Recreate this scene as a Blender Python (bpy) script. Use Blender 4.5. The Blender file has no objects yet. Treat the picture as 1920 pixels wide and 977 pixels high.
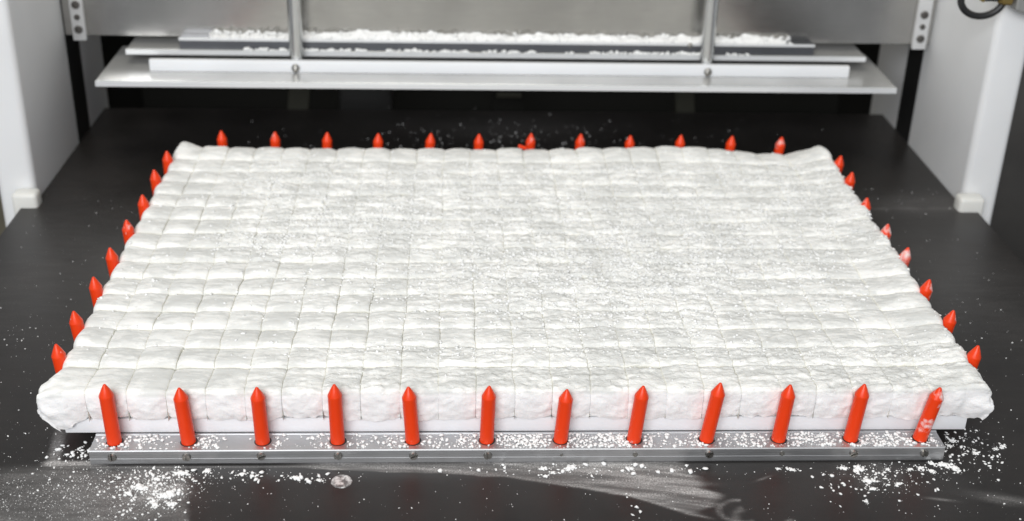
import bpy, bmesh, math, random
import numpy as np
from mathutils import Vector, Matrix, Euler

S = 0.05                      # one peg pitch = 50 mm; coordinates below are in peg pitches
rng = np.random.default_rng(7)
random.seed(7)
scene = bpy.context.scene
COL = scene.collection

# ------------------------------------------------------------------ camera, world, lamps, exposure
cam = bpy.data.cameras.new('camera')
camo = bpy.data.objects.new('camera', cam)
COL.objects.link(camo)
camo.location = (-0.953*S, -13.737*S, 10.059*S)
camo.rotation_euler = (math.radians(90-25.304), -0.0240, -0.0400)
cam.sensor_width = 36.0
cam.lens = 2315.48/1920*36.0
cam.shift_y = -100.45/1920
cam.clip_start = 0.01
cam.clip_end = 200
cam.dof.use_dof = True
cam.dof.focus_distance = 0.86
cam.dof.aperture_fstop = 6.3
scene.camera = camo

world = bpy.data.worlds.new('World')
scene.world = world
world.use_nodes = True
wb = world.node_tree.nodes['Background']
wb.inputs['Color'].default_value = (0.93, 0.96, 1.0, 1)
wb.inputs['Strength'].default_value = 0.27

def lamp(name, loc, target, sx, sy, power, col):
    l = bpy.data.lights.new(name, 'AREA')
    l.shape = 'RECTANGLE'; l.size = sx; l.size_y = sy; l.energy = power; l.color = col
    o = bpy.data.objects.new(name, l); COL.objects.link(o)
    o.location = loc
    o.rotation_euler = (Vector(target)-Vector(loc)).to_track_quat('-Z', 'Y').to_euler()
    return o
# long ceiling fluorescents: one ahead of the machine, one over the operator's shoulder
lamp('ceiling_lamp', (-0.25, 0.05, 2.1), (0, 0.2, 0), 1.6, 0.5, 13, (1.0, 0.96, 0.85))
lamp('window_lamp', (-0.55, -2.1, 1.35), (0, 0.2, 0), 1.7, 1.0, 52, (0.97, 0.985, 1.0))

scene.view_settings.view_transform = 'Standard'
scene.view_settings.look = 'None'
scene.view_settings.gamma = 1
scene.view_settings.exposure = 0.17
scene.view_settings.use_curve_mapping = False

# ------------------------------------------------------------------ numpy noise
def _hash(ix, iy, seed):
    h = (ix.astype(np.int64)*374761393 + iy.astype(np.int64)*668265263 + seed*1442695041) & 0xFFFFFFFF
    h = ((h ^ (h >> 13))*1274126177) & 0xFFFFFFFF
    h = h ^ (h >> 16)
    return (h & 0xFFFFFF)/float(0xFFFFFF)
def vnoise(x, y, seed=0):
    x = np.asarray(x, float); y = np.asarray(y, float)+np.zeros_like(x); x = x+np.zeros_like(y)
    ix = np.floor(x); iy = np.floor(y)
    fx = x-ix; fy = y-iy
    fx = fx*fx*(3-2*fx); fy = fy*fy*(3-2*fy)
    a = _hash(ix, iy, seed); b = _hash(ix+1, iy, seed); c = _hash(ix, iy+1, seed); d = _hash(ix+1, iy+1, seed)
    return ((a*(1-fx)+b*fx)*(1-fy)+(c*(1-fx)+d*fx)*fy)*2-1
def fbm(x, y, seed=0, octv=4):
    s = 0; a = 1; t = 0
    for k in range(octv):
        s = s+a*vnoise(x*2**k+k*17.3, y*2**k-k*9.1, seed+k); t += a; a *= 0.5
    return s/t
def sstep(a, b, x):
    t = np.clip((x-a)/(b-a), 0, 1); return t*t*(3-2*t)

# ------------------------------------------------------------------ object helpers
def mesh_np(name, verts, faces, smooth=True):
    """verts (n,3) in pitches, faces: list of arrays of shape (m,k)"""
    me = bpy.data.meshes.new(name)
    verts = np.asarray(verts, np.float32)*S
    me.vertices.add(len(verts)); me.vertices.foreach_set('co', verts.ravel())
    fl = [np.asarray(f, np.int32) for f in faces if len(f)]
    nl = sum(f.size for f in fl); npoly = sum(len(f) for f in fl)
    me.loops.add(nl); me.polygons.add(npoly)
    li = np.concatenate([f.ravel() for f in fl])
    tot = np.concatenate([np.full(len(f), f.shape[1], np.int32) for f in fl])
    st = np.concatenate([[0], np.cumsum(tot)[:-1]]).astype(np.int32)
    me.loops.foreach_set('vertex_index', li)
    me.polygons.foreach_set('loop_start', st)
    me.polygons.foreach_set('loop_total', tot)
    if smooth: me.polygons.foreach_set('use_smooth', np.ones(npoly, bool))
    me.update(calc_edges=True); me.validate()
    return me
def obj(name, me, mat=None, parent=None):
    o = bpy.data.objects.new(name, me); COL.objects.link(o)
    if mat is not None and not me.materials: me.materials.append(mat)
    if parent: o.parent = parent; o.matrix_parent_inverse = parent.matrix_world.inverted()
    return o
def empty(name, loc=(0, 0, 0)):
    o = bpy.data.objects.new(name, None); COL.objects.link(o)
    o.location = Vector(loc)*S; o.empty_display_size = 0.02
    bpy.context.view_layer.update()
    return o
def tag(o, label=None, cat=None, group=None, kind=None):
    if label: o['label'] = label
    if cat: o['category'] = cat
    if group: o['group'] = group
    if kind: o['kind'] = kind
    return o
def from_bm(name, bm, smooth=False, angle=None):
    bmesh.ops.scale(bm, vec=(S, S, S), verts=bm.verts)
    me = bpy.data.meshes.new(name); bm.to_mesh(me); bm.free()
    if smooth:
        me.polygons.foreach_set('use_smooth', np.ones(len(me.polygons), bool))
        if angle: me.set_sharp_from_angle(angle=angle)
    return me
def box_bm(x0, x1, y0, y1, z0, z1, bev=0.0, seg=2):
    bm = bmesh.new()
    bmesh.ops.create_cube(bm, size=1)
    bmesh.ops.scale(bm, vec=(x1-x0, y1-y0, z1-z0), verts=bm.verts)
    bmesh.ops.translate(bm, vec=((x0+x1)/2, (y0+y1)/2, (z0+z1)/2), verts=bm.verts)
    if bev:
        bmesh.ops.bevel(bm, geom=bm.edges[:], offset=bev, segments=seg, profile=0.5, affect='EDGES')
    return bm
def box(name, x0, x1, y0, y1, z0, z1, mat, parent=None, bev=0.0, seg=2):
    return obj(name, from_bm(name, box_bm(x0, x1, y0, y1, z0, z1, bev, seg), bool(bev), math.radians(35)), mat, parent)
def lathe_bm(profile, n=24):
    """profile [(r,z)...] revolved about z"""
    bm = bmesh.new(); rings = []
    for r, z in profile:
        if r < 1e-6: rings.append([bm.verts.new((0, 0, z))])
        else: rings.append([bm.verts.new((r*math.cos(2*math.pi*k/n), r*math.sin(2*math.pi*k/n), z)) for k in range(n)])
    for a, b in zip(rings, rings[1:]):
        for k in range(n):
            q = (k+1) % n
            if len(a) == 1 and len(b) == 1: continue
            if len(a) == 1: bm.faces.new((a[0], b[q], b[k]))
            elif len(b) == 1: bm.faces.new((a[k], a[q], b[0]))
            else: bm.faces.new((a[k], a[q], b[q], b[k]))
    bmesh.ops.recalc_face_normals(bm, faces=bm.faces)
    return bm

# ------------------------------------------------------------------ materials
def mat(name, color, rough=0.5, metal=0.0, spec=0.5, sss=0.0):
    m = bpy.data.materials.new(name); m.use_nodes = True
    b = m.node_tree.nodes['Principled BSDF']
    b.inputs['Base Color'].default_value = (*color, 1)
    b.inputs['Roughness'].default_value = rough
    b.inputs['Metallic'].default_value = metal
    b.inputs['Specular IOR Level'].default_value = spec
    if sss:
        b.inputs['Subsurface Weight'].default_value = sss
        b.inputs['Subsurface Radius'].default_value = (1, 0.9, 0.8)
        b.inputs['Subsurface Scale'].default_value = 0.004
    return m, m.node_tree, b
def N(nt, t, **kw):
    n = nt.nodes.new(t)
    for k, v in kw.items():
        if k in n.inputs.keys(): n.inputs[k].default_value = v
        else: setattr(n, k, v)
    return n
def noise(nt, scale, detail=4, rough=0.55, stretch=None, coord='Object'):
    tc = N(nt, 'ShaderNodeTexCoord'); mp = N(nt, 'ShaderNodeMapping')
    if stretch: mp.inputs['Scale'].default_value = stretch
    nt.links.new(tc.outputs[coord], mp.inputs['Vector'])
    n = N(nt, 'ShaderNodeTexNoise', Scale=scale, Detail=detail, Roughness=rough)
    nt.links.new(mp.outputs['Vector'], n.inputs['Vector'])
    return n
def ramp(nt, src, a, b, ca=(0, 0, 0, 1), cb=(1, 1, 1, 1)):
    r = N(nt, 'ShaderNodeValToRGB')
    r.color_ramp.elements[0].position = a; r.color_ramp.elements[1].position = b
    r.color_ramp.elements[0].color = ca; r.color_ramp.elements[1].color = cb
    nt.links.new(src, r.inputs['Fac']); return r
def mixc(nt, fac, a, b):
    m = N(nt, 'ShaderNodeMix', data_type='RGBA')
    for sock, v in ((m.inputs[0], fac), (m.inputs[6], a), (m.inputs[7], b)):
        if hasattr(v, 'is_linked'): nt.links.new(v, sock)
        else: sock.default_value = v
    return m.outputs[2]
def bump(nt, b, h, strength, dist):
    bp = N(nt, 'ShaderNodeBump'); bp.inputs['Strength'].default_value = strength; bp.inputs['Distance'].default_value = dist
    nt.links.new(h, bp.inputs['Height'])
    nt.links.new(bp.outputs['Normal'], b.inputs['Normal']); return bp

# marshmallow: smooth greyish skin under patchy white starch
M_marsh, nt, b = mat('marshmallow', (0.84, 0.84, 0.83), 0.85, 0, 0.25, 0.2)
b.inputs['Subsurface Scale'].default_value = 0.0015
n1 = noise(nt, 120, 8, 0.72, (0.45, 1.3, 1.0)); n2 = noise(nt, 26, 3, 0.5)
ad = N(nt, 'ShaderNodeMath', operation='ADD'); nt.links.new(n1.outputs['Fac'], ad.inputs[0])
m2 = N(nt, 'ShaderNodeMath', operation='MULTIPLY'); m2.inputs[1].default_value = 0.55
nt.links.new(n2.outputs['Fac'], m2.inputs[0]); nt.links.new(m2.outputs[0], ad.inputs[1])
r1 = ramp(nt, ad.outputs[0], 0.72, 0.84)
at = N(nt, 'ShaderNodeAttribute', attribute_name='cream')
c1 = mixc(nt, r1.outputs['Color'], (0.715, 0.715, 0.695, 1), (0.90, 0.893, 0.868, 1))
c2 = mixc(nt, at.outputs['Fac'], c1, (0.83, 0.81, 0.71, 1))
at2 = N(nt, 'ShaderNodeAttribute', attribute_name='cut')
c3 = mixc(nt, at2.outputs['Fac'], c2, (0.90, 0.885, 0.88, 1))
nt.links.new(c3, b.inputs['Base Color'])
n3 = noise(nt, 420, 5, 0.6, (0.7, 1.2, 1)); n4 = noise(nt, 130, 4, 0.6, (0.8, 1.3, 1))
sm = N(nt, 'ShaderNodeMath', operation='MULTIPLY_ADD'); sm.inputs[1].default_value = 2.5
nt.links.new(n4.outputs['Fac'], sm.inputs[0]); nt.links.new(n3.outputs['Fac'], sm.inputs[2])
bp = bump(nt, b, sm.outputs[0], 0.5, 0.0012)
at3 = N(nt, 'ShaderNodeAttribute', attribute_name='crumb')
st = N(nt, 'ShaderNodeMath', operation='MULTIPLY_ADD'); st.inputs[1].default_value = 0.62; st.inputs[2].default_value = 0.16
nt.links.new(at3.outputs['Fac'], st.inputs[0]); nt.links.new(st.outputs[0], bp.inputs['Strength'])

M_powder, nt, b = mat('starch_powder', (0.89, 0.89, 0.885), 0.95, 0, 0.1)
n = noise(nt, 600, 4); bump(nt, b, n.outputs['Fac'], 0.4, 0.0005)

def red(name, dusty):
    m, nt, b = mat(name, (0.82, 0.052, 0.006), 0.36, 0, 0.4, 0.12)
    b.inputs['Subsurface Radius'].default_value = (1, 0.15, 0.05)
    n = noise(nt, 55, 6, 0.6)
    oi = N(nt, 'ShaderNodeObjectInfo')
    th = N(nt, 'ShaderNodeMath', operation='MULTIPLY_ADD'); th.inputs[1].default_value = 0.14; 
    nt.links.new(oi.outputs['Random'], th.inputs[0]); nt.links.new(n.outputs['Fac'], th.inputs[2])
    r = ramp(nt, th.outputs[0], 0.55 if dusty else 0.70, 0.66 if dusty else 0.78)
    nt.links.new(mixc(nt, r.outputs['Color'], (0.82, 0.052, 0.006, 1), (0.86, 0.70, 0.68, 1)), b.inputs['Base Color'])
    rr = ramp(nt, r.outputs['Color'], 0, 1, (0.36,)*3+(1,), (0.9,)*3+(1,))
    nt.links.new(rr.outputs['Color'], b.inputs['Roughness'])
    n2 = noise(nt, 60, 3); bump(nt, b, n2.outputs['Fac'], 0.12, 0.001)
    return m
M_red = red('red_silicone', False); M_red_d = red('red_silicone_dusted', True)

def brushed(name, color, rough, scale=(1, 60, 60), amt=0.10, bumpst=0.03, sc=60):
    m, nt, b = mat(name, color, rough, 1.0)
    n = noise(nt, sc, 4, 0.6, scale)
    r = ramp(nt, n.outputs['Fac'], 0.25, 0.75, (rough-amt*0.5,)*3+(1,), (rough+amt,)*3+(1,))
    nt.links.new(r.outputs['Color'], b.inputs['Roughness'])
    bump(nt, b, n.outputs['Fac'], bumpst, 0.0004)
    n2 = noise(nt, 14, 4)
    r2 = ramp(nt, n2.outputs['Fac'], 0.3, 0.7, tuple(c*0.86 for c in color)+(1,), tuple(min(1, c*1.08) for c in color)+(1,))
    nt.links.new(r2.outputs['Color'], b.inputs['Base Color'])
    return m
M_alu = brushed('brushed_aluminium', (0.60, 0.61, 0.62), 0.34)
M_alu_rail = brushed('extruded_aluminium', (0.56, 0.565, 0.575), 0.46, (0.6, 40, 40), 0.10, 0.05)
M_steel = brushed('satin_steel', (0.52, 0.51, 0.49), 0.20, (1, 30, 30), 0.06, 0.008)
M_polish = brushed('polished_plate', (0.60, 0.60, 0.59), 0.24, (1, 20, 20), 0.02, 0.0)
M_polish.node_tree.nodes['Principled BSDF'].inputs['Metallic'].default_value = 0.55
M_chrome = brushed('ground_rod', (0.70, 0.71, 0.71), 0.20, (40, 40, 2), 0.05, 0.01)
M_screw = brushed('screw_steel', (0.38, 0.37, 0.35), 0.28, (1, 1, 1), 0.15, 0.05)
M_ledge = brushed('dull_ledge_steel', (0.16, 0.165, 0.18), 0.42, (1, 30, 30), 0.1, 0.02)
M_bracket = brushed('bracket_aluminium', (0.80, 0.80, 0.80), 0.5, (1, 1, 1), 0.1, 0.02)
M_bracket.node_tree.nodes['Principled BSDF'].inputs['Metallic'].default_value = 0.5
M_sock = brushed('dark_socket_screw', (0.20, 0.19, 0.18), 0.35, (1, 1, 1), 0.1, 0.02)
M_edge, nt, b = mat('milled_edge', (0.80, 0.81, 0.82), 0.42, 0.35)
M_hole_shade, nt, b = mat('hole_shade_dark', (0.02, 0.02, 0.02), 0.6)

def plastic(name, color, rough, sss=0.2):
    m, nt, b = mat(name, color, rough, 0, 0.45, sss)
    b.inputs['Subsurface Scale'].default_value = 0.006
    n = noise(nt, 40, 5); bump(nt, b, n.outputs['Fac'], 0.04, 0.002)
    n2 = noise(nt, 9, 4)
    r = ramp(nt, n2.outputs['Fac'], 0.3, 0.7, tuple(c*0.95 for c in color)+(1,), tuple(min(0.93, c*1.03) for c in color)+(1,))
    nt.links.new(r.outputs['Color'], b.inputs['Base Color'])
    return m
M_hdpe = plastic('white_board_plastic', (0.84, 0.84, 0.86), 0.38)
M_panel = plastic('white_panel_plastic', (0.80, 0.805, 0.81), 0.42)
M_foot = plastic('cream_foot_plastic', (0.74, 0.735, 0.70), 0.4)
M_bar = plastic('white_bar_plastic', (0.82, 0.83, 0.85), 0.40)
M_black, nt, b = mat('black_guide', (0.012, 0.012, 0.012), 0.5)
M_dark = brushed('dark_steel_cover', (0.10, 0.095, 0.09), 0.38, (30, 30, 1), 0.1, 0.02)
M_cavity, nt, b = mat('cavity_dark', (0.009, 0.009, 0.008), 0.7, 0, 0.2)  # near-black colour puts the gap's darkness into the surfaces themselves
M_cav2, nt, b = mat('dull_olive_steel', (0.045, 0.045, 0.034), 0.6, 0.2)
M_rubber, nt, b = mat('black_hose_rubber', (0.015, 0.015, 0.016), 0.4)
n = noise(nt, 200, 3); bump(nt, b, n.outputs['Fac'], 0.1, 0.001)
M_brass = brushed('brass', (0.42, 0.30, 0.11), 0.35, (1, 1, 1), 0.1, 0.02)
M_grey, nt, b = mat('grey_casting', (0.30, 0.30, 0.29), 0.5, 0.3)
n = noise(nt, 150, 4); bump(nt, b, n.outputs['Fac'], 0.2, 0.001)
M_floor, nt, b = mat('floor_paint', (0.16, 0.14, 0.09), 0.7)
n = noise(nt, 6, 5); r = ramp(nt, n.outputs['Fac'], 0.3, 0.7, (0.12, 0.105, 0.07, 1), (0.20, 0.18, 0.12, 1)); nt.links.new(r.outputs['Color'], b.inputs['Base Color'])

# table top: black plastic sheet with wiped starch residue
M_table, nt, b = mat('black_table_sheet', (0.02, 0.019, 0.018), 0.4, 0, 0.38)
at = N(nt, 'ShaderNodeAttribute', attribute_name='dust')
nf = noise(nt, 900, 3, 0.7); ns = noise(nt, 120, 6, 0.7, (0.25, 1.8, 1)); nb = noise(nt, 16, 4)
grain = N(nt, 'ShaderNodeMath', operation='MULTIPLY'); nt.links.new(ramp(nt, ns.outputs['Fac'], 0.35, 0.75).outputs['Color'], grain.inputs[0])
nt.links.new(ramp(nt, nf.outputs['Fac'], 0.40, 0.62).outputs['Color'], grain.inputs[1])
ga = N(nt, 'ShaderNodeMath', operation='MULTIPLY_ADD'); ga.inputs[1].default_value = 0.9; ga.inputs[2].default_value = 0.30
nt.links.new(grain.outputs[0], ga.inputs[0])
df = N(nt, 'ShaderNodeMath', operation='MULTIPLY', use_clamp=True); nt.links.new(at.outputs['Fac'], df.inputs[0]); nt.links.new(ga.outputs[0], df.inputs[1])
basec = ramp(nt, nb.outputs['Fac'], 0.3, 0.7, (0.0165, 0.0150, 0.0142, 1), (0.026, 0.0232, 0.022, 1))
nt.links.new(mixc(nt, df.outputs[0], basec.outputs['Color'], (0.70, 0.68, 0.67, 1)), b.inputs['Base Color'])
rg = N(nt, 'ShaderNodeMath', operation='MULTIPLY_ADD', use_clamp=True); rg.inputs[1].default_value = 0.6; rg.inputs[2].default_value = 0.0
nt.links.new(df.outputs[0], rg.inputs[0])
rn = ramp(nt, nb.outputs['Fac'], 0.3, 0.7, (0.32,)*3+(1,), (0.44,)*3+(1,))
ra = N(nt, 'ShaderNodeMath', operation='ADD', use_clamp=True); nt.links.new(rn.outputs['Color'], ra.inputs[0]); nt.links.new(rg.outputs[0], ra.inputs[1])
nt.links.new(ra.outputs[0], b.inputs['Roughness'])
n5 = noise(nt, 700, 3); bump(nt, b, n5.outputs['Fac'], 0.08, 0.0006)

# ------------------------------------------------------------------ the setting
ZT = -0.225                    # table surface
def build_table():
    y_back, y_step = 13.2, 7.95
    xs = np.concatenate([np.arange(-9.2, 9.36, 0.045), [9.36]])
    ys = np.concatenate([np.arange(-3.2, -1.6, 0.1), np.arange(-1.6, 0.5, 0.016), np.arange(0.5, 1.2, 0.05), np.arange(1.2, y_back, 0.10), [y_back]])
    X, Y = np.meshgrid(xs, ys)
    D = np.zeros_like(X)
    w1 = 0.05*fbm(X*2, Y*2, 5)
    # wiped fan in front of the rail
    t = (X+3.3)/5.6
    low = np.interp(X, [-3.3, -2.45, -0.24, 1.35, 2.06, 2.4], [-0.20, -0.25, -0.43, -0.84, -1.21, -1.35])+w1
    up = -0.14
    inside = sstep(0, 0.03, Y-low)*sstep(-3.4, -2.4, X)*(1-sstep(2.2, 2.45, X+0.25*vnoise(Y*6, X*0.5, 3)))*(Y < 0.3)
    strk = np.clip(0.5+0.8*fbm(X*0.8, (Y+0.14*X+0.02*X*X)*13, 11, 5), 0, 1)
    D += inside*(0.34+1.7*strk**3)
    D += 0.5*np.exp(-((Y-low-0.03)/0.03)**2)*sstep(-1.2, 0.8, X)*(1-sstep(2.0, 2.5, X))*strk
    D += 1.3*np.exp(-((X-1.95)/0.38)**2-((Y+0.52+0.12*(X-2.0))/0.05)**2)*(0.4+0.6*strk)
    # wiped corner left of the rail
    dl = np.abs((X+6.34)+0.16*(Y-0.25))
    D += 1.0*np.exp(-(dl/0.08)**4)*sstep(-0.16, -0.10, Y)*(1-sstep(0.3, 0.9, Y))*(0.5+0.5*strk)
    D += 1.0*np.exp(-((Y+0.08)/0.06)**4)*sstep(-6.48, -6.35, X)*(1-sstep(-5.8, -5.4, X))*(0.4+strk*0.6)
    D += 0.35*np.exp(-((Y+0.17)/0.015)**2)*sstep(-6.4, -6.2, X)*(1-sstep(-2.6, -2.2, X))
    # dusty front left, ending along a straight edge
    edge = 1-sstep(-0.05, 0.05, X-(-4.42+0.25*(-Y-0.7)))
    D += 0.60*edge*sstep(-7.6, -6.4, X)*(1-sstep(-0.35, -0.05, Y))*(0.55+0.45*fbm(X*1.3, Y*1.3, 21))
    D += 0.75*np.exp(-((X+4.85)/0.40)**2-((Y+0.65)/0.36)**2)*np.clip(0.5+fbm(X*4, Y*4, 23), 0, 1)
    D += 0.30*np.exp(-((X-4.75)/0.4)**2-((Y+0.4)/0.25)**2)*np.clip(0.5+fbm(X*4, Y*4, 24), 0, 1)
    # swirls front right
    for cx, cy, r, w, a in ((2.75, -1.15, 0.28, 0.035, .6), (3.0, -1.3, 0.34, 0.05, .5)):
        rr = np.hypot(X-cx, (Y-cy)*1.3)
        D += a*np.exp(-((rr-r)/w)**2)*(0.3+0.7*strk)*(vnoise(X*2, Y*2, 31) > -0.25)
    D += 0.6*np.exp(-((X-6.3)/0.35)**2-((Y+0.95+0.25*(X-6.3))/0.10)**2)*strk+0.5*np.exp(-((X-5.45)/0.16)**2-((Y+0.93+0.2*(X-5.4))/0.022)**2)
    D += 0.35*np.exp(-((X-3.2)/0.10)**2-((Y+0.48-0.5*(X-3.2))/0.02)**2)
    # joint line on the right and thin haze
    D += 0.30*np.exp(-((Y-7.97)/0.035)**2)*sstep(7.0, 7.6, X)*(0.5+0.5*vnoise(X*6, Y, 9))
    D += 0.10*np.exp(-((Y-8.2)/0.5)**2)*sstep(6.6, 8.2, X)
    D += 0.10*np.exp(-((X-0.4)/2.0)**2-((Y-12.2)/0.9)**2)
    D += 0.07*np.exp(-((X+8)/1.2)**2-((Y-5.5)/2.5)**2)+0.06*np.exp(-((X-8)/1.2)**2-((Y-5.0)/2.5)**2)
    D += 0.018*(0.5+0.5*fbm(X*0.8, Y*0.8, 77))
    nx, ny = len(xs), len(ys)
    idx = np.arange(nx*ny).reshape(ny, nx)
    # narrower behind the step
    Xp = X.copy()
    back = Y > y_step
    Xp[back] = np.clip(Xp[back], -8.985, 9.135)
    # rounded far corners
    q = np.stack([idx[:-1, :-1], idx[:-1, 1:], idx[1:, 1:], idx[1:, :-1]], -1).reshape(-1, 4)
    V = np.stack([Xp, Y, np.full_like(X, ZT)], -1).reshape(-1, 3)
    me = mesh_np('table', V, [q], smooth=False)
    a = me.attributes.new('dust', 'FLOAT', 'POINT'); a.data.foreach_set('value', np.clip(D, 0, 1).ravel().astype(np.float32))
    o = obj('table', me, M_table); tag(o, kind='structure', label='black table top dusted and smeared with white starch')
    return o
table = build_table()
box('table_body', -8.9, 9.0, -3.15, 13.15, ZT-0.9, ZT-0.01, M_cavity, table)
# plug in the table
bm = lathe_bm([(0, 0.0), (0.10, 0.0), (0.132, -0.004), (0.140, -0.012), (0.14, -0.03)], 40)
bmesh.ops.translate(bm, vec=(-2.425, -0.495, ZT+0.014), verts=bm.verts)
plug_m, nt, b = mat('plug_residue', (0.4, 0.4, 0.4), 0.35, 0.2)
n = noise(nt, 190, 4, 0.65); r = ramp(nt, n.outputs['Fac'], 0.42, 0.56, (0.72, 0.71, 0.70, 1), (0.16, 0.15, 0.15, 1)); nt.links.new(r.outputs['Color'], b.inputs['Base Color'])
bump(nt, b, n.outputs['Fac'], 0.3, 0.001)
tag(obj('plug', from_bm('plug', bm, True, 0.6), plug_m, table), label='round plug in the table crusted with pale residue')
tag(box('floor', -40, 40, -10, 60, -18.2, -18, M_floor), kind='structure')
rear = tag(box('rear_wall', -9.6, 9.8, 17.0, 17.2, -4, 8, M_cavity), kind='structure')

box('cavity_light_stop', -9.6, -9.1, 14.0, 16.99, -4, 8, M_cavity, rear)  # added dark walls, keep ambient light from entering the gap sideways
box('cavity_light_stop', 9.3, 9.8, 14.4, 16.99, -4, 8, M_cavity, rear)
# ------------------------------------------------------------------ machine frame behind the slab
def side_panel(x_in, x_out, sgn, label):
    t = empty('side_panel', (x_in, 8.2, ZT))
    a, c = min(x_in, x_out), max(x_in, x_out)
    box('panel', a, c, 8.2, 13.7 if sgn < 0 else 14.2, -3.0, 7.0, M_panel, t, 0.14, 4)
    g0, g1 = (11.12, 11.98) if sgn < 0 else (11.40, 12.25)
    xa, xb = (x_in-0.02, x_in+0.012) if sgn < 0 else (x_in-0.012, x_in+0.02)
    box('guide_strip', xa, xb, g0, g1, ZT, 6.8, M_black, t)
    if sgn < 0: box('foot_block', -9.36, -8.88, 7.84, 8.19, -0.6, 0.06, M_foot, t, 0.08, 3)
    else: box('foot_block', 8.97, 9.48, 7.84, 8.19, -0.6, 0.06, M_foot, t, 0.08, 3)
    tag(t, label, 'panel')
side_panel(-9.0, -9.72, -1, 'thick white plastic side panel with no hose beside it')
side_panel(9.15, 9.88, 1, 'thick white plastic side panel behind the black hose loop, dark cover beside it')

# hanging steel sheet with end brackets
t = empty('steel_sheet', (0, 11.15, 2.16))
box('sheet', -8.985, 9.135, 11.14, 11.20, 2.16, 7.0, M_steel, t, 0.008, 1)
def socket_screw(parent, x, y, z, r):
    bm = lathe_bm([(0, 0.0), (r*0.42, 0.0), (r*0.46, 0.05*r), (r*0.5, 0.42*r), (r*0.9, 0.42*r), (r, 0.25*r), (r, -0.2*r)], 20)
    bmesh.ops.rotate(bm, matrix=Matrix.Rotation(math.radians(90), 3, 'X'), verts=bm.verts)
    bmesh.ops.translate(bm, vec=(x, y, z), verts=bm.verts)
    return obj('screw', from_bm('screw', bm, True, 0.6), M_sock, parent)
for x0, x1 in ((-8.80, -8.53), (8.72, 9.02)):
    br = box('bracket', x0, x1, 11.02, 11.14, 2.08, 7.0, M_bracket, t, 0.02, 2)
    xc = (x0+x1)/2
    for k, (dz, r) in enumerate(((0.24, .085), (0.50, .06), (0.76, .085), (1.3, .085))):
        socket_screw(br, xc, 11.015, 2.08+dz, r)
tag(t, 'hanging satin steel sheet with screwed end brackets behind the two rods', 'steel sheet')

def plate_with_edge(x0, x1, y0, y1, z0, z1, parent):
    p = box('plate', x0, x1, y0, y1, z0, z1, M_polish, parent, 0.008, 1)
    return p
def rod(parent, x, y, z0, z1, r):
    bm = lathe_bm([(0, z0), (r, z0), (r, z1), (0, z1)], 32)
    bmesh.ops.translate(bm, vec=(x, y, 0), verts=bm.verts)
    return obj('rod', from_bm('rod', bm, True, 0.6), M_chrome, parent)
def cap_bolt(parent, x, y, z, r):
    bm = lathe_bm([(0, 0.55*r), (r*0.3, 0.52*r), (r*0.42, 0.75*r), (r*0.75, 0.62*r), (r, 0.25*r), (r, -0.3*r)], 22)
    bmesh.ops.rotate(bm, matrix=Matrix.Rotation(math.radians(90), 3, 'X'), verts=bm.verts)
    bmesh.ops.translate(bm, vec=(x, y, z), verts=bm.verts)
    return obj('bolt', from_bm('bolt', bm, True, 0.7), M_screw, parent)
# front pusher plate A
t = empty('pusher_plate', (0, 9.6, 1.6))
p = plate_with_edge(-8.06, 8.03, 9.70, 11.9, 1.575, 1.69, t)
box('edge_strip', -8.06, 8.03, 9.672, 9.698, 1.577, 1.688, M_edge, p)
cb = box('clamp_bar', -7.12, 7.20, 10.28, 10.40, 1.694, 1.93, M_bar, t, 0.008, 2)
for x in (-4.19, 4.25):
    rod(t, x, 10.545, 1.692, 7.0, 0.142)
    cap_bolt(cb, x, 10.278, 1.79, 0.085)
tag(t, 'polished pusher plate with white clamp bar hung on two steel rods', 'plate')
# rear plate B with the ledge
t = empty('rear_plate', (0, 10.8, 1.95))
p = plate_with_edge(-7.68, 7.66, 10.74, 13.0, 1.90, 2.00, t)
box('edge_strip', -7.68, 7.66, 10.712, 10.738, 1.902, 1.998, M_edge, p)
lg = box('ledge', -6.60, 6.56, 10.80, 11.13, 2.004, 2.225, M_ledge, t, 0.01, 1)
box('lip', -6.60, 6.56, 10.77, 10.798, 2.19, 2.24, M_edge, lg)
cap_bolt(lg, 3.93, 10.768, 2.205, 0.05)
tag(t, 'second polished plate under the steel sheet with powder caked ledge', 'plate')

# dim things in the gap below the plates
for k, (x, w, h, l) in enumerate(((-4.6, 0.5, 1.6, 'dim olive strut in the dark gap under the pusher plate beside the wide black block'), (4.5, 0.45, 1.6, 'dim olive strut in the dark gap alone near the end of the clamp bar'))):
    bm = box_bm(x-w/2, x+w/2, 13.7, 13.9, -2.5, h, 0.02)
    for v in bm.verts: v.co.x += 0.12*(v.co.z)*(1 if x < 0 else -1)
    tag(obj('strut', from_bm('strut', bm), M_cav2), l, 'strut')
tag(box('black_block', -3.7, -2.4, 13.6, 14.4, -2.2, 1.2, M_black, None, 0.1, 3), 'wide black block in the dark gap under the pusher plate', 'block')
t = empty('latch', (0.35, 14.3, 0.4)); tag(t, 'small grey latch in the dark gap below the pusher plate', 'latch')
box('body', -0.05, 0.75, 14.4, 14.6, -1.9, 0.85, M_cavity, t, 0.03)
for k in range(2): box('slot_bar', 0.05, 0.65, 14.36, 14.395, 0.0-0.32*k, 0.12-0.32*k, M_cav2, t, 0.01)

# dark cover outside the right panel
tag(box('cover_panel', 9.9, 16.0, 8.9, 9.05, -6.5, 2.9, M_dark, None, 0.02), 'dark steel cover panel outside the white side panel', 'cover')

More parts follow.
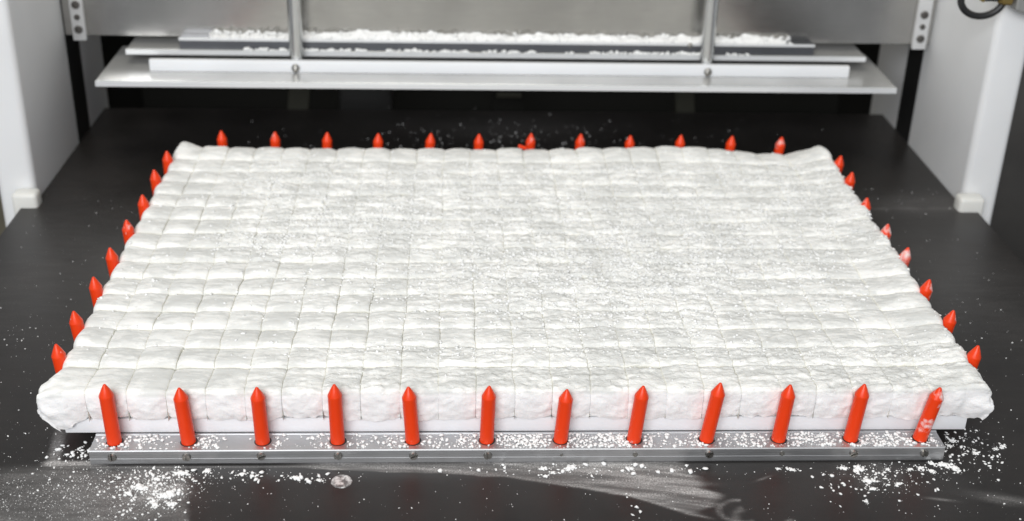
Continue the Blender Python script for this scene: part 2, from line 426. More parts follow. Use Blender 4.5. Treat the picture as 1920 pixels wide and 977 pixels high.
# hose and fitting
t = empty('air_hose', (8.65, 7.9, 3.8))
pts = []
for k in range(25):
    a = math.radians(195+150*k/24)
    pts.append((8.66+0.41*math.cos(a), 7.9, 4.10+0.36*math.sin(a)))
pts = [(8.24, 7.92, 5.0), (8.235, 7.91, 4.5)]+pts
def tube_bm(pts, r, n=14):
    bm = bmesh.new(); rings = []
    P = [Vector(p) for p in pts]
    for i, p in enumerate(P):
        d = (P[min(i+1, len(P)-1)]-P[max(i-1, 0)]).normalized()
        u = d.cross(Vector((0, 1, 0))).normalized(); v = d.cross(u)
        rings.append([bm.verts.new(p+r*(math.cos(2*math.pi*k/n)*u+math.sin(2*math.pi*k/n)*v)) for k in range(n)])
    for a, c in zip(rings, rings[1:]):
        for k in range(n): bm.faces.new((a[k], a[(k+1) % n], c[(k+1) % n], c[k]))
    bm.faces.new(rings[0]); bm.faces.new(rings[-1][::-1])
    bmesh.ops.recalc_face_normals(bm, faces=bm.faces)
    return bm
obj('hose', from_bm('hose', tube_bm(pts, 0.065), True), M_rubber, t)
tag(t, 'black rubber air hose looping down beside the brass fitting', 'hose')
t = empty('valve', (9.4, 8.0, 4.0))
bm = lathe_bm([(0, 0), (0.13, 0), (0.15, 0.03), (0.15, 0.24), (0.13, 0.27), (0, 0.27)], 6)
bmesh.ops.translate(bm, vec=(9.09, 7.9, 3.985), verts=bm.verts)
obj('brass_nut', from_bm('brass_nut', bm), M_brass, t)
box('elbow', 8.68, 8.94, 7.84, 7.96, 4.03, 4.17, M_black, t, 0.02)
box('elbow_collar', 8.63, 8.68, 7.83, 7.97, 4.02, 4.2, M_brass, t, 0.01)
bm = box_bm(9.24, 10.1, 7.75, 8.15, 3.9, 5.2, 0.03)
for v in bm.verts:
    if v.co.z < 4.3: v.co.z -= 0.62*(v.co.x-9.24) if v.co.x < 9.6 else 0.24
obj('valve_body', from_bm('valve_body', bm), M_grey, t)
tag(t, 'grey valve with brass hose fitting at the edge of the white panel', 'valve')

# ------------------------------------------------------------------ base board
t = empty('base_board', (0, 4.5, 0.02))
box('board', -6.20, 6.20, 0.287, 8.66, 0.006, 0.236, M_hdpe, t, 0.012, 2)
for x in (-4.8, 0, 4.8): box('spacer', x-0.35, x+0.35, 0.9, 8.2, ZT+0.002, 0.0055, M_cavity, t)
tag(t, 'white plastic board lying under the marshmallow slab', 'board')

# ------------------------------------------------------------------ peg rails
def peg_mesh():
    r, h = 0.097, 0.945
    prof = [(0, -0.002), (r*1.0, -0.002), (r, 0.02), (r*0.985, 0.4), (r*0.985, h-0.205), (r*1.01, h-0.185), (r*0.99, h-0.17), (r*0.55, h-0.075), (0.018, h-0.006), (0, h)]
    return from_bm('peg', lathe_bm(prof, 28), True, math.radians(28))
PEG = {False: peg_mesh(), True: peg_mesh()}
PEG[False].materials.append(M_red); PEG[True].materials.append(M_red_d)
def place_peg(parent, base, tip, dusty=False):
    o = bpy.data.objects.new('peg', PEG[dusty]); COL.objects.link(o); o.parent = parent
    o.matrix_parent_inverse = parent.matrix_world.inverted()
    d = Vector(tip)-Vector(base)
    o.location = Vector(base)*S
    o.rotation_euler = (d.to_track_quat('Z', 'Y').to_matrix() @ Matrix.Rotation(random.uniform(0, 6), 3, 'Z')).to_euler()
    o.scale = (1, 1, d.length/0.945)
    return o
def rail_mesh(L, w, h):
    """extruded section along x, origin at one end, top at z=0, front face at y=0"""
    sec = [(0.012, 0), (0.0, -0.012), (0.0, -0.07), (0.002, -0.075), (0.002, -0.125), (0.0, -0.13), (0.0, -h+0.02), (0.012, -h), (w-0.008, -h), (w, -h+0.01), (w, 0.012), (w-0.03, 0.014), (w-0.036, 0.0)]
    bm = bmesh.new()
    a = [bm.verts.new((0, y, z)) for y, z in sec]; c = [bm.verts.new((L, y, z)) for y, z in sec]
    n = len(sec)
    for k in range(n): bm.faces.new((a[k], a[(k+1) % n], c[(k+1) % n], c[k]))
    bm.faces.new(a[::-1]); bm.faces.new(c)
    bmesh.ops.recalc_face_normals(bm, faces=bm.faces)
    return bm
def slot_screw_mesh(r=0.060):
    bm = bmesh.new()
    base = lathe_bm([(0, 0.010), (r, 0.010), (r*1.02, -0.01)], 20)
    me = bpy.data.meshes.new('tmp'); base.to_mesh(me); base.free(); bm.from_mesh(me)
    # two half-round heads with the slot between them
    for s in (-1, 1):
        prof = []
        n = 12
        top, bot = [], []
        a0 = math.asin(0.17)
        for k in range(n+1):
            a = a0+(math.pi-2*a0)*k/n
            x, y = math.cos(a)*r, math.sin(a)*r
            bot.append(bm.verts.new((x, s*y, 0.0))); top.append(bm.verts.new((x*0.82, s*(y*0.82+0.18*0.17*r), 0.040)))
        for k in range(n): bm.faces.new((bot[k], bot[k+1], top[k+1], top[k]))
        bm.faces.new(top); bm.faces.new((bot[0], top[0], top[-1], bot[-1]))
    bmesh.ops.recalc_face_normals(bm, faces=bm.faces)
    return from_bm('screw', bm)
SCREW = slot_screw_mesh(); SCREW.materials.append(M_screw)
def set_screw_mesh(r):
    return from_bm('screw', lathe_bm([(0, 0.006), (r*0.45, 0.006), (r*0.5, 0.002), (r*0.55, 0.012), (r*0.9, 0.012), (r, -0.004)], 18), True, 0.5)
SET1 = set_screw_mesh(0.024); SET2 = set_screw_mesh(0.040)
for m in (SET1, SET2): m.materials.append(M_screw)

FT = [(-5.525, .925), (-4.564, .865), (-3.548, .879), (-2.532, .918), (-1.557, .857), (-.481, .889), (.561, .819), (1.581, .884), (2.621, .924), (3.573, .888), (4.592, .885), (5.632, .84)]
FB = [-5.496, -4.513, -3.525, -2.518, -1.507, -.504, .504, 1.51, 2.509, 3.509, 4.513, 5.485]
BT = [(-5.527, .944), (-4.481, .931), (-3.462, .928), (-2.461, .913), (-1.423, .922), (-.476, .918), (.559, .938), (1.545, .934), (2.536, .908), (3.55, .928), (4.581, .913), (5.584, .898)]
LT = [(-6.426, 1.045), (-6.437, 1.948), (-6.426, 2.975), (-6.423, 3.947), (-6.404, 4.954), (-6.368, 5.949), (-6.405, 7.033), (-6.36, 7.909)]
RT = [(6.488, .993), (6.5, 1.986), (6.472, 2.946), (6.5, 4.039), (6.442, 4.914), (6.403, 5.973), (6.466, 7.108), (6.479, 7.899)]
RH = -ZT-0.002
HOLE_SHADE = from_bm('hole_shade', lathe_bm([(0, 0.0005), (0.112, 0.0005), (0.116, -0.001)], 28), True, 0.5); HOLE_SHADE.materials.append(M_hole_shade)  # flat dark disc on the rail, painted shade where a peg enters its hole
# front rail
t = empty('peg_rail', (0, 0.08, ZT))
bm = rail_mesh(11.56, 0.385, RH); bmesh.ops.translate(bm, vec=(-5.785, -0.115, 0), verts=bm.verts)
obj('rail', from_bm('rail', bm), M_alu_rail, t)
for k in range(12):
    place_peg(t, (FB[k], 0.088, 0.002), (FT[k][0], 0.088+random.uniform(-.02, .02), FT[k][1]), dusty=(k == 11))
    o = bpy.data.objects.new('hole_shade', HOLE_SHADE); COL.objects.link(o); o.parent = t; o.matrix_parent_inverse = t.matrix_world.inverted(); o.location = Vector((FB[k]+0.004, 0.088, 0.0015))*S
    me = SET1 if k == 6 else SET2 if k in (7, 9) else SCREW
    o = bpy.data.objects.new('screw', me); COL.objects.link(o); o.parent = t; o.matrix_parent_inverse = t.matrix_world.inverted()
    o.location = Vector((FB[k]+random.uniform(-.015, .02), -0.1095, -0.092+random.uniform(-.006, .006)))*S
    o.rotation_euler = Euler((math.radians(90), random.uniform(0, 3.1), 0), 'YXZ') if False else (Matrix.Rotation(math.radians(90), 3, 'X') @ Matrix.Rotation(random.uniform(0, 3.1), 3, 'Z')).to_euler()
tag(t, 'aluminium rail with twelve red pegs and a row of screw heads facing out', 'peg rail')
# back rail
t = empty('peg_rail', (0, 8.95, ZT))
bm = rail_mesh(11.56, 0.37, RH); bmesh.ops.rotate(bm, matrix=Matrix.Rotation(math.pi, 3, 'Z'), verts=bm.verts)
bmesh.ops.translate(bm, vec=(5.785, 9.13, 0), verts=bm.verts)
obj('rail', from_bm('rail', bm), M_alu_rail, t)
for k in range(12): place_peg(t, (k-5.5, 8.95, 0.002), (BT[k][0], 8.95, BT[k][1]), dusty=(k in (1, 11)))
tag(t, 'aluminium rail whose twelve red pegs stick up between slab and machine', 'peg rail')
# side rails
for sgn, tips, lab in ((-1, LT, 'aluminium rail with eight clean red pegs along the slab side without smears'), (1, RT, 'aluminium rail with eight powder smeared red pegs along the slab side')):
    xb = 6.345
    t = empty('peg_rail', (sgn*xb, 4.5, ZT))
    bm = box_bm(min(sgn*6.225, sgn*6.47), max(sgn*6.225, sgn*6.47), 0.95, 8.35, ZT+0.002, 0, 0.01)
    obj('rail', from_bm('rail', bm), M_alu_rail, t)
    for k in range(8): place_peg(t, (sgn*xb, tips[k][1]+0.0, 0.002), (tips[k][0], tips[k][1], 0.945), dusty=(sgn > 0 and k in (1, 2, 3, 4, 5)))
    tag(t, lab, 'peg rail')

# ------------------------------------------------------------------ the marshmallow slab
NC, NR = 24, 16
SX0, DX = -5.83, 0.518          # first inner column cut, spacing
SY0, DY = 0.866, 0.515
ZB, ZTOP = 0.245, 0.72
def xcut(i, y):                 # i = 0..NC : boundaries of columns
    y = np.asarray(y, float)
    if i == 0: return -6.31+0.045*fbm(y*1.3, 3.1, 41)-0.045*np.abs(np.sin(np.pi*(y-SY0)/DY))**0.6
    if i == NC: return 6.36+0.05*fbm(y*1.1, 8.1, 42)+0.04*np.abs(np.sin(np.pi*(y-SY0)/DY))**0.6
    return SX0+(i-1)*DX+0.034*fbm(y*1.2, i*5.7, 43)+0.008*vnoise(y*7, i*3.3, 44)
def ycut(j, x):
    x = np.asarray(x, float)
    if j == 0: return 0.235+0.02*fbm(x*1.5, 1.7, 45)-0.03*np.abs(np.sin(np.pi*(x-SX0)/DX))**0.7
    if j == NR: return 8.72+0.02*fbm(x*1.5, 2.7, 46)+0.05*np.abs(np.sin(np.pi*(x-SX0)/DX))**0.7
    return SY0+(j-1)*DY+0.030*fbm(x*1.0, j*4.3, 47)+0.008*vnoise(x*7, j*2.9, 48)
def seam(i, x, y):              # how open a column cut is: starch closes some of them
    s_ = np.clip(0.55+1.1*vnoise(np.asarray(y)*1.3+i*7.7, i*3.1+0*np.asarray(y), 55), 0, 1)
    return s_*(1-0.75*sstep(2.5, 5.5, SX0+(i-1)*DX))*(1-0.65*crumbly(x, y))
def crumbly(x, y):              # 0 = smooth skin, 1 = crusted with starch
    c = np.exp(-((x-1.6)/3.6)**2-((y-3.9)/2.4)**2)
    c = np.maximum(c, 0.75*np.exp(-((x-3.8)/2.2)**2-((y-4.6)/2.8)**2))
    c = np.maximum(c, 0.6*sstep(-5.6, -4.2, x)*sstep(3.4, 4.6, y)*(1-sstep(7.6, 8.4, y)))
    c = np.maximum(c, 0.55*sstep(-4.5, -2.0, x)*(1-sstep(1.2, 1.9, y)))
    return np.clip(c+0.25*fbm(x*0.9, y*0.9, 51), 0, 1)
def ztop(x, y):
    z = ZTOP+0.025*fbm(x*0.35, y*0.35, 52)
    z = z+0.10*sstep(5.6, 6.45, x)+0.03*sstep(-5.9, -6.35, x)
    z = z+0.10*np.exp(-((x+6.2)/0.25)**2-((y-8.65)/0.3)**2)+0.05*np.exp(-((x-6.4)/0.3)**2-((y-8.5)/0.5)**2)
    z = z+0.03*sstep(7.6, 8.6, y)+0.07*np.exp(-((x-3.0)/1.3)**2-((y-8.6)/0.5)**2)
    z = z-0.09*np.exp(-((x-5.3)/0.7)**2-((y-8.6)/0.6)**2)
    return z
def front_seam(i):
    return float(_hash(np.array([i]), np.array([3]), 9)[0]**0.8*(0.42 if SX0+i*DX < -2.5 else 0.22 if SX0+i*DX < 1 else 0.10))
def make_piece(i, j, n=29):
    g = np.linspace(0, 1, n); g = 0.5-0.5*np.cos(np.pi*g)*(0.55+0.45*np.abs(np.cos(np.pi*g)))  # denser near the cuts
    U, Vv = np.meshgrid(g, g)
    yc = np.where(True, (ycut(j, np.full_like(U, SX0+(i-0.5)*DX))*(1-Vv)+ycut(j+1, np.full_like(U, SX0+(i-0.5)*DX))*Vv), 0)
    x = xcut(i, yc)*(1-U)+xcut(i+1, yc)*U
    y = ycut(j, x)*(1-Vv)+ycut(j+1, x)*Vv
    cr = crumbly(x, y)
    w = 0.52; l = 0.515
    h1 = _hash(np.array([i]), np.array([j]), 5)[0]; h2 = _hash(np.array([i]), np.array([j]), 6)[0]
    eL, eR = U*w, (1-U)*w; eF, eB = Vv*l, (1-Vv)*l
    gap = 0.003
    sx = np.sign(U-0.5)
    # seam fillets: column cuts close up where starch fills them
    sL, sR = seam(i, x, y), seam(i+1, x, y)
    rcL = 0.008+0.048*sL; rcR = 0.008+0.048*sR; rr = np.clip(0.125*(1-0.12*cr), 0.05, 0.13)
    def fil(e, r):
        q = np.clip(1-e/r, 0, 1); return r*(1-np.sqrt(np.clip(1-q*q, 0, 1)))
    outer = lambda c: 0.11 if c else None
    dr = np.zeros_like(x)
    dr += fil(eL, np.full_like(x, 0.13) if i == 0 else rcL)*(0.42 if i else 1.0)
    dr += fil(eR, np.full_like(x, 0.10) if i == NC-1 else rcR)*(0.42 if i < NC-1 else 1.0)
    dr += fil(eF, np.full_like(x, 0.055) if j == 0 else rr)*(1.0 if j == 0 else 0.56)
    dr += 0.028*(1-0.3*cr)*sstep(0.25, 1.0, Vv)
    dr += fil(eB, np.full_like(x, 0.12) if j == NR-1 else rr*0.5)
    dr += 0.014*(1-0.35*cr)*(2*U-1)**4*(0.5+0.5*np.minimum(sL+sR, 1))
    dr = np.minimum(dr, 0.17)
    pillow = 0.013*(1-cr*0.6)*(1-(2*U-1)**2)*(1-(2*Vv-1)**2)
    tilt = 0.020*(h1-0.5)*(2*Vv-1)+0.016*(h2-0.5)*(2*U-1)+0.014*(h1+h2-1)
    # crust relief: flaky, drawn out along x, heavier where crumbly
    fl = fbm(x*1.8, y*11, 61, 4); fl2 = fbm(x*14, y*26, 62, 3); lump = fbm(x*5, y*6, 63, 3)
    fl3 = -np.abs(fbm(x*9, y*17, 66, 3))*2.2+0.5
    ridge = 0.6*sstep(0.02, 0.09, fl)+0.5*sstep(0.22, 0.30, fbm(x*3.2, y*14, 64, 4))+0.4*sstep(0.1, 0.16, fbm(x*7, y*16, 65, 3))
    z = ztop(x, y)-dr+pillow+tilt+cr*(0.032*ridge+0.026*fl2+0.024*fl3+0.012*lump)+(1-cr)*(0.0035*fl2+0.002*fl3+0.011*lump)
    # x/y inset for the cut gap
    x = x+np.where(U == 0, (0.0002+0.0018*sL) if i else 0, 0)-np.where(U == 1, (0.0002+0.0018*sR) if i < NC-1 else 0, 0)
    y = y+np.where(Vv == 0, gap*2.4 if j else 0, 0)-np.where(Vv == 1, gap*2.4 if j < NR-1 else 0, 0)
    big = np.full_like(x, 9.0)
    cream = np.clip(1-np.minimum(np.minimum(eL if i else big, eR if i < NC-1 else big), np.minimum(eF if j else big, eB if j < NR-1 else big))/0.014, 0, 1)*0.55
    verts = [np.stack([x, y, z], -1).reshape(-1, 3)]; cre = [cream.ravel()]; crb = [cr.ravel()]
    idx = np.arange(n*n).reshape(n, n)
    faces = [np.stack([idx[:-1, :-1], idx[:-1, 1:], idx[1:, 1:], idx[1:, :-1]], -1).reshape(-1, 4)]
    base = n*n
    sides = [('F', idx[0, :], j == 0), ('B', idx[-1, ::-1], j == NR-1), ('L', idx[::-1, 0], i == 0), ('R', idx[:, -1], i == NC-1)]
    L_, R_o, F_, B_ = i == 0, i == NC-1, j == 0, j == NR-1
    ends = {'F': (L_, R_o), 'B': (R_o, L_), 'L': (B_, F_), 'R': (F_, B_)}
    for nm, ring, out in sides:
        nm2 = ends[nm]
        P = verts[0][ring]
        nz = 13 if out else 2
        s = np.linspace(0, 1, nz)[1:]
        m = len(ring)
        rows = [ring]
        for q in s:
            Q = P.copy()
            zb = ZB-0.012+np.zeros(m)
            tpos = np.linspace(0, 1, m)
            if out:
                along = P[:, 0] if nm in 'FB' else P[:, 1]
                if nm == 'F': sed = np.where(tpos < 0.5, front_seam(i), front_seam(i+1))
                elif nm == 'B': sed = 0.8
                else: sed = 0.35 if nm == 'R' else 0.6
                zb = ZB+0.0+0.075*fbm(along*2.2, 7.7+i*0, 71, 5)+0.035*fbm(along*9, 1.3, 76, 3)+0.012-0.012+0.15*np.abs(2*tpos-1)**3.5*sed
                cw = np.maximum((tpos > 0.5) if nm2[1] else 0, (tpos < 0.5) if nm2[0] else 0)*np.abs(2*tpos-1)**8
                zb = np.clip(zb, 0.17, 0.34)*(1-cw)+0.20*cw
            Q[:, 2] = P[:, 2]*(1-q)+zb*q
            if out:
                bul = 0.014*np.sin(np.pi*min(1, q*0.9+0.1))**0.8-0.035*q**4-0.055*np.abs(2*tpos-1)**6*(0.4+0.6*q)*sed
                rg = 0.030*fbm(along*4, Q[:, 2]*6, 72, 4)*np.sin(np.pi*min(q, .80)**0.7)+0.022*fbm(along*13, Q[:, 2]*24, 73, 3)*min(1, q*3)
                corner = np.maximum((tpos > 0.5) if nm2[1] else 0, (tpos < 0.5) if nm2[0] else 0)
                win = 1-corner*np.abs(2*tpos-1)**8
                o = (bul+rg)*win
                if nm == 'F': Q[:, 1] -= o
                if nm == 'B': Q[:, 1] += o
                if nm == 'L': Q[:, 0] -= o
                if nm == 'R': Q[:, 0] += o
            verts.append(Q); cre.append(np.full(m, -1.0 if out else 0.7)); crb.append(np.full(m, 0.35))
            rows.append(np.arange(base, base+m)); base += m
        R_ = np.array(rows)
        f = np.stack([R_[:-1, :-1], R_[1:, :-1], R_[1:, 1:], R_[:-1, 1:]], -1).reshape(-1, 4)
        faces.append(f)
    V = np.concatenate(verts)
    # slumped front corners and knobbly ends
    for cx, cy, ax, az, ay in ((-6.36, 0.32, -0.17, -0.10, -0.03), (6.42, 0.34, 0.03, 0.03, -0.02)):
        g2 = np.exp(-((V[:, 0]-cx)/0.30)**2-((V[:, 1]-cy)/0.32)**2)
        lowf = np.clip((0.75-V[:, 2])/0.5, 0, 1)
        V[:, 0] += g2*ax*(1.0-1.9*np.clip((0.47-V[:, 2])/0.3, 0, 1)**1.3); V[:, 1] += g2*ay
        V[:, 2] += g2*az*lowf*1.3-g2*0.05*(1-lowf)
        kn = 0.055*fbm(V[:, 0]*5+V[:, 2]*4, V[:, 1]*5-V[:, 2]*5, 74, 3)
        kn = kn+0.035*fbm(V[:, 0]*13+V[:, 2]*9, V[:, 1]*13-V[:, 2]*12, 75, 3)
        V[:, 0] += np.sign(ax)*g2*kn; V[:, 1] -= g2*kn*0.8; V[:, 2] += g2*0.7*kn
    return V, faces, np.stack([np.concatenate(cre), np.concatenate(crb)], -1)

slab = empty('marshmallow_slab', (0, 4.5, ZB))
tag(slab, 'large white marshmallow slab cut into a grid of squares and dusted with starch', 'marshmallow')
def finish(me, cre):
    a = me.attributes.new('cream', 'FLOAT', 'POINT'); a.data.foreach_set('value', np.clip(cre[:, 0], 0, 1).astype(np.float32))
    a = me.attributes.new('cut', 'FLOAT', 'POINT'); a.data.foreach_set('value', np.clip(-cre[:, 0], 0, 1).astype(np.float32))
    a = me.attributes.new('crumb', 'FLOAT', 'POINT'); a.data.foreach_set('value', cre[:, 1].astype(np.float32))
    return me
order = [(i, j) for j in range(NR) for i in range(NC)]
far = ([], [], [], 0)
farV, farF, farC, off = [], [], [], 0
cnt = 0; TOPS = []
for i, j in order:
    V, F, C = make_piece(i, j)
    TOPS.append(V[:29*29])
    if cnt < 300:
        me = finish(mesh_np('marshmallow_piece', V, F), C)
        obj('marshmallow_piece', me, M_marsh, slab)
    else:
        farV.append(V); farC.append(C); farF += [f+off for f in F]; off += len(V)
    cnt += 1
me = finish(mesh_np('marshmallow_pieces', np.concatenate(farV), farF), np.concatenate(farC))
tag(obj('marshmallow_pieces', me, M_marsh, slab), kind='stuff')

# ------------------------------------------------------------------ powder
bm = bmesh.new(); bmesh.ops.create_icosphere(bm, subdivisions=1, radius=1)
ICO_V = np.array([v.co[:] for v in bm.verts]); ICO_F = np.array([[v.index for v in f.verts] for f in bm.faces]); bm.free()
bm = bmesh.new(); bmesh.ops.create_icosphere(bm, subdivisions=2, radius=1)
IC2_V = np.array([v.co[:] for v in bm.verts]); IC2_F = np.array([[v.index for v in f.verts] for f in bm.faces]); bm.free()
def crumbs(name, P, size, flat, label, cat, detail=False, material=None, smooth=False):
    """P (n,3) resting points, size (n,) radii, one lumpy grain each"""
    B, F = (IC2_V, IC2_F) if detail else (ICO_V, ICO_F)
    n, m = len(P), len(B)
    jit = 1+rng.uniform(-0.38, 0.38, (n, m))
    if detail:
        ph = rng.uniform(0, 50, (n, 1))
        jit = 1+0.45*fbm(B[None, :, 0]*1.6+ph, B[None, :, 1]*1.6+B[None, :, 2]+ph*0.7, 81, 3)+rng.uniform(-.1, .1, (n, m))
    a = rng.uniform(0, 2*np.pi, n); ca, sa = np.cos(a)[:, None], np.sin(a)[:, None]
    e = rng.uniform(0.65, 1.35, (n, 1))
    bx = B[None, :, 0]*jit*e; by = B[None, :, 1]*jit/e; bz = B[None, :, 2]*jit*np.asarray(flat).reshape(-1, 1)
    X = (bx*ca-by*sa)*size[:, None]+P[:, 0:1]; Y = (bx*sa+by*ca)*size[:, None]+P[:, 1:2]
    Z = bz*size[:, None]; Z = Z-Z.min(1, keepdims=True)*0.75+P[:, 2:3]
    V = np.stack([X, Y, Z], -1).reshape(-1, 3)
    Fi = (F[None]+(np.arange(n)*m)[:, None, None]).reshape(-1, 3)
    o = obj(name, mesh_np(name, V, [Fi], smooth), material or M_powder)
    if label: tag(o, label, cat, kind='stuff')
    return o
def sizes(n, lo, hi, k=3.0): return lo+(hi-lo)*rng.uniform(0, 1, n)**k
def gauss(n, cx, cy, sx, sy, z=ZT): 
    return np.stack([rng.normal(cx, sx, n), rng.normal(cy, sy, n), np.full(n, z)], -1)
def unif(n, x0, x1, y0, y1, z=ZT):
    return np.stack([rng.uniform(x0, x1, n), rng.uniform(y0, y1, n), np.full(n, z)], -1)
sets = [
    (gauss(700, -4.80, -0.62, .30, .28), (.003, .024, 3.5)),
    (gauss(350, -5.3, -0.45, .55, .22), (.003, .022, 3.5)),
    (gauss(1700, -6.0, -0.78, .95, .36), (.0015, .008, 2.5)),
    (gauss(25, -2.95, -0.43, .25, .06), (.006, .04, 2)),
    (gauss(60, -3.9, -0.33, .5, .10), (.005, .04, 3)),
    (gauss(300, 4.75, -0.45, .40, .22), (.003, .026, 3.2)),
    (gauss(300, 6.1, 0.2, .36, .36), (.003, .026, 3)),
    (unif(330, 5.8, 9.0, -1.4, 4.5), (.002, .014, 3)),
    (unif(110, 6.6, 9.0, 4.5, 9.0), (.002, .011, 3)),
    (unif(420, -8.6, -6.4, -0.9, 3.5), (.002, .014, 4)),
    (unif(130, -9.0, -6.6, 3.5, 8.5), (.002, .013, 4)),
    (gauss(260, 0.3, 11.2, 1.6, .75), (.005, .022, 2.5)),
    (unif(120, -6.0, 7.5, 9.5, 12.8), (.004, .018, 3)),
    (unif(300, -4.3, 6.4, -1.4, -0.2), (.002, .011, 3)),
    (gauss(120, 0.9, -0.27, 1.0, .08), (.006, .04, 3)),
    (gauss(70, -5.95, 0.12, .2, .1), (.006, .035, 2)),
    (gauss(12, 1.35, -1.0, .06, .12), (.006, .03, 2)),
]
P = np.concatenate([s[0] for s in sets]); Z = np.concatenate([sizes(len(s[0]), *s[1]) for s in sets])
keep = ~((np.abs(P[:, 0]) < 5.82) & (P[:, 1] > -0.14-Z*0.3) & (P[:, 1] < 9.2)) & ~((np.abs(P[:, 0]) < 6.5) & (P[:, 1] > 0.9) & (P[:, 1] < 8.4)) & (P[:, 0] > -8.9) & (P[:, 0] < 9.1)
crumbs('table_powder', P[keep], Z[keep], rng.uniform(.4, .8, keep.sum()), 'loose white starch grains scattered over the black table', 'powder')
# bigger clumps made of packed grains
CL = [(-5.02, -0.60, .10), (-4.85, -0.42, .05), (-4.62, -0.75, .11), (-4.55, -0.95, .08), (-4.75, -0.95, .07), (-4.55, -0.30, .08), (-4.22, -0.27, .07), (-5.15, -0.72, .06), (-3.03, -0.42, .06), (-2.72, -0.47, .05),
      (-3.75, -0.33, .05), (-3.55, -0.36, .04), (0.25, -0.25, .06), (0.62, -0.24, .09), (0.38, -0.33, .05), (0.28, -0.42, .05), (1.45, -0.26, .05), (4.35, -0.28, .06), (4.55, -0.30, .10), (4.62, -0.55, .07), (4.62, -0.72, .06), (4.95, -0.30, .05), (5.25, -0.31, .05),
      (5.75, -0.22, .09), (5.88, -0.30, .08), (5.6, -0.18, .06), (5.55, -0.35, .05), (6.08, 0.35, .06), (6.3, 0.05, .05), (6.62, 0.15, .05), (6.75, 0.2, .05), (5.98, 0.22, .05), (3.62, -0.30, .06), (3.45, -0.28, .04), (5.4, -0.28, .06), (5.0, -0.62, .05), (4.45, -0.98, .04)]
P, Z = [], []
for x, y, r in CL:
    k = int(30+500*r)
    d = np.abs(rng.normal(0, 0.6, k))*r; a = rng.uniform(0, 6.283, k)
    an = rng.uniform(0, 6.283); st = 1+0.5*np.cos(2*(a-an)); P.append(np.stack([x+d*st*np.cos(a)*1.2, y+d*st*np.sin(a)*0.85, np.full(k, ZT)], -1)); Z.append(r*(0.07+0.33*rng.uniform(0, 1, k)**2)*(1-0.4*np.clip(d/r, 0, 1)))
P = np.concatenate(P); Z = np.concatenate(Z)
keep = ~((np.abs(P[:, 0]) < 5.80) & (P[:, 1] > -0.125-Z))
crumbs('powder_clumps', P[keep], Z[keep], rng.uniform(.5, .8, keep.sum()), 'small packed lumps of starch lying on the table by the front rail', 'powder', True)
# on the front rail
P, Z = [], []
for cx, n_, s_ in [(-5.6, 60, .12), (-5.2, 90, .16), (-4.85, 40, .15), (-4.25, 110, .14), (-3.3, 50, .13), (-2.75, 60, .12), (-2.2, 50, .14), (-1.75, 90, .12), (-1.25, 60, .14), (-0.75, 120, .11), (-.2, 150, .14), (0.1, 110, .12), (.3, 60, .1), (.75, 160, .13), (1.05, 120, .14), (1.35, 150, .10), (1.7, 60, .1), (2.0, 60, .2), (2.4, 70, .1), (2.8, 90, .2), (3.2, 120, .15), (3.7, 130, .15), (4.1, 160, .18), (4.7, 150, .15), (5.1, 150, .15), (5.6, 90, .1)]:
    P.append(np.stack([rng.normal(cx, s_, n_), rng.uniform(-0.085, 0.22, n_), np.full(n_, 0.0)], -1)); Z.append(sizes(n_, .004, .030, 2.4))
P = np.concatenate(P); Z = np.concatenate(Z)
fbx = np.array(FB)
near = (np.hypot(P[:, 0:1]-fbx[None], P[:, 1:2]-0.088).min(1) < 0.105+Z*0.5) | (np.abs(P[:, 0]) > 5.74)
crumbs('rail_powder', P[~near], Z[~near], rng.uniform(.45, .9, (~near).sum()), 'white starch crumbs lying along the top of the front rail', 'powder')
# crumbs and flakes on the slab
PP = np.concatenate(TOPS)
x, y = PP[:, 0], PP[:, 1]
c = crumbly(x, y)
pr = (0.012+c**1.6*0.30)*(0.25+0.75*(fbm(x*1.6, y*4, 91) > -0.1))*(1-0.75*(y < 1.0))
k = rng.uniform(0, 1, len(x)) < pr
PP = PP[k]; c = c[k]; x, y = PP[:, 0], PP[:, 1]
Z = sizes(len(x), .005, .034, 3.2)*(0.55+0.45*np.clip(y/2.5, 0, 1))
PP = PP+np.stack([rng.normal(0, .006, len(x)), rng.normal(0, .006, len(x)), -Z*0.22], -1)
zz = PP[:, 2]
o = crumbs('slab_crumbs', np.stack([x, y, zz], -1), Z, rng.uniform(.3, .7, len(x)), 'white starch crumbs and flakes crusted on top of the slab', 'powder', False, M_powder)
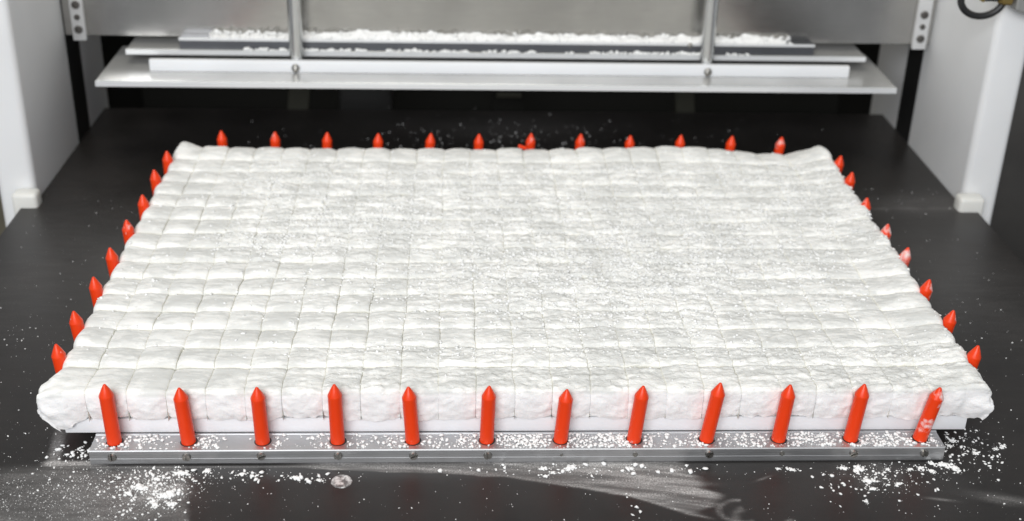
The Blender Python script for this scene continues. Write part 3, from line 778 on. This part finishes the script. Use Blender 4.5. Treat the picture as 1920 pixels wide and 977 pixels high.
# caked powder on the rear ledge
def ledge_pile():
    xs = np.linspace(-6.05, 6.05, 700); v = np.linspace(0, 1, 14)
    X, Vv = np.meshgrid(xs, v)
    Y = 10.815+Vv*0.30
    sc = np.abs(np.sin(np.pi*(X-SX0)/DX))**0.5
    env = sstep(-6.05, -5.85, X)*(1-sstep(5.7, 6.05, X))
    hmax = (0.09+0.06*sc+0.09*fbm(X*2.5, 2+Vv, 95))*0.62*(0.45+0.55*sstep(-5.0, -3.0, X)+0.1*(X > 5.2))*np.clip(0.75+0.9*fbm(X*3.5, Vv*2, 94), 0.15, 1.3)
    front = sstep(0.0, 0.5, Vv-0.12*fbm(X*5, 3.3, 96))
    Zz = 2.2255+env*np.clip(hmax*front*(0.75+0.25*Vv)+0.03*fbm(X*9, Vv*5, 97, 4)*front, 0, 1)-0.004*(1-env)
    V = np.stack([X, Y, Zz], -1).reshape(-1, 3)
    idx = np.arange(X.size).reshape(X.shape)
    q = np.stack([idx[:-1, :-1], idx[:-1, 1:], idx[1:, 1:], idx[1:, :-1]], -1).reshape(-1, 4)
    return mesh_np('ledge_powder', V, [q])
tag(obj('ledge_powder', ledge_pile(), M_powder), 'bank of caked white powder along the ledge below the steel sheet', 'powder', kind='stuff')
P = unif(1800, -6.0, 6.1, 10.80, 11.12, 2.226); P[:, 2] += np.where(P[:, 1] > 10.93, rng.uniform(0, .07, 1800), 0)
P2 = unif(1100, -5.3, 5.3, 10.72, 10.795, 2.0); P2 = P2[fbm(P2[:, 0]*2, P2[:, 1], 98) > -0.1]
P = np.concatenate([P, P2]); crumbs('ledge_crumbs', P, sizes(len(P), .008, .05, 3), rng.uniform(.5, .9, len(P)), 'powder crumbs strewn along the rear plate and its ledge', 'powder')
# torn red scrap behind the slab
bm = box_bm(-0.09, 0.09, -0.03, 0.03, -0.035, 0.035, 0.02)
bmesh.ops.rotate(bm, matrix=Matrix.Rotation(0.35, 3, 'Y'), verts=bm.verts)
bmesh.ops.translate(bm, vec=(0.38, 8.80, 0.70), verts=bm.verts)
tag(obj('peg_scrap', from_bm('peg_scrap', bm), M_red), 'small torn red scrap on the back edge of the slab', 'scrap')
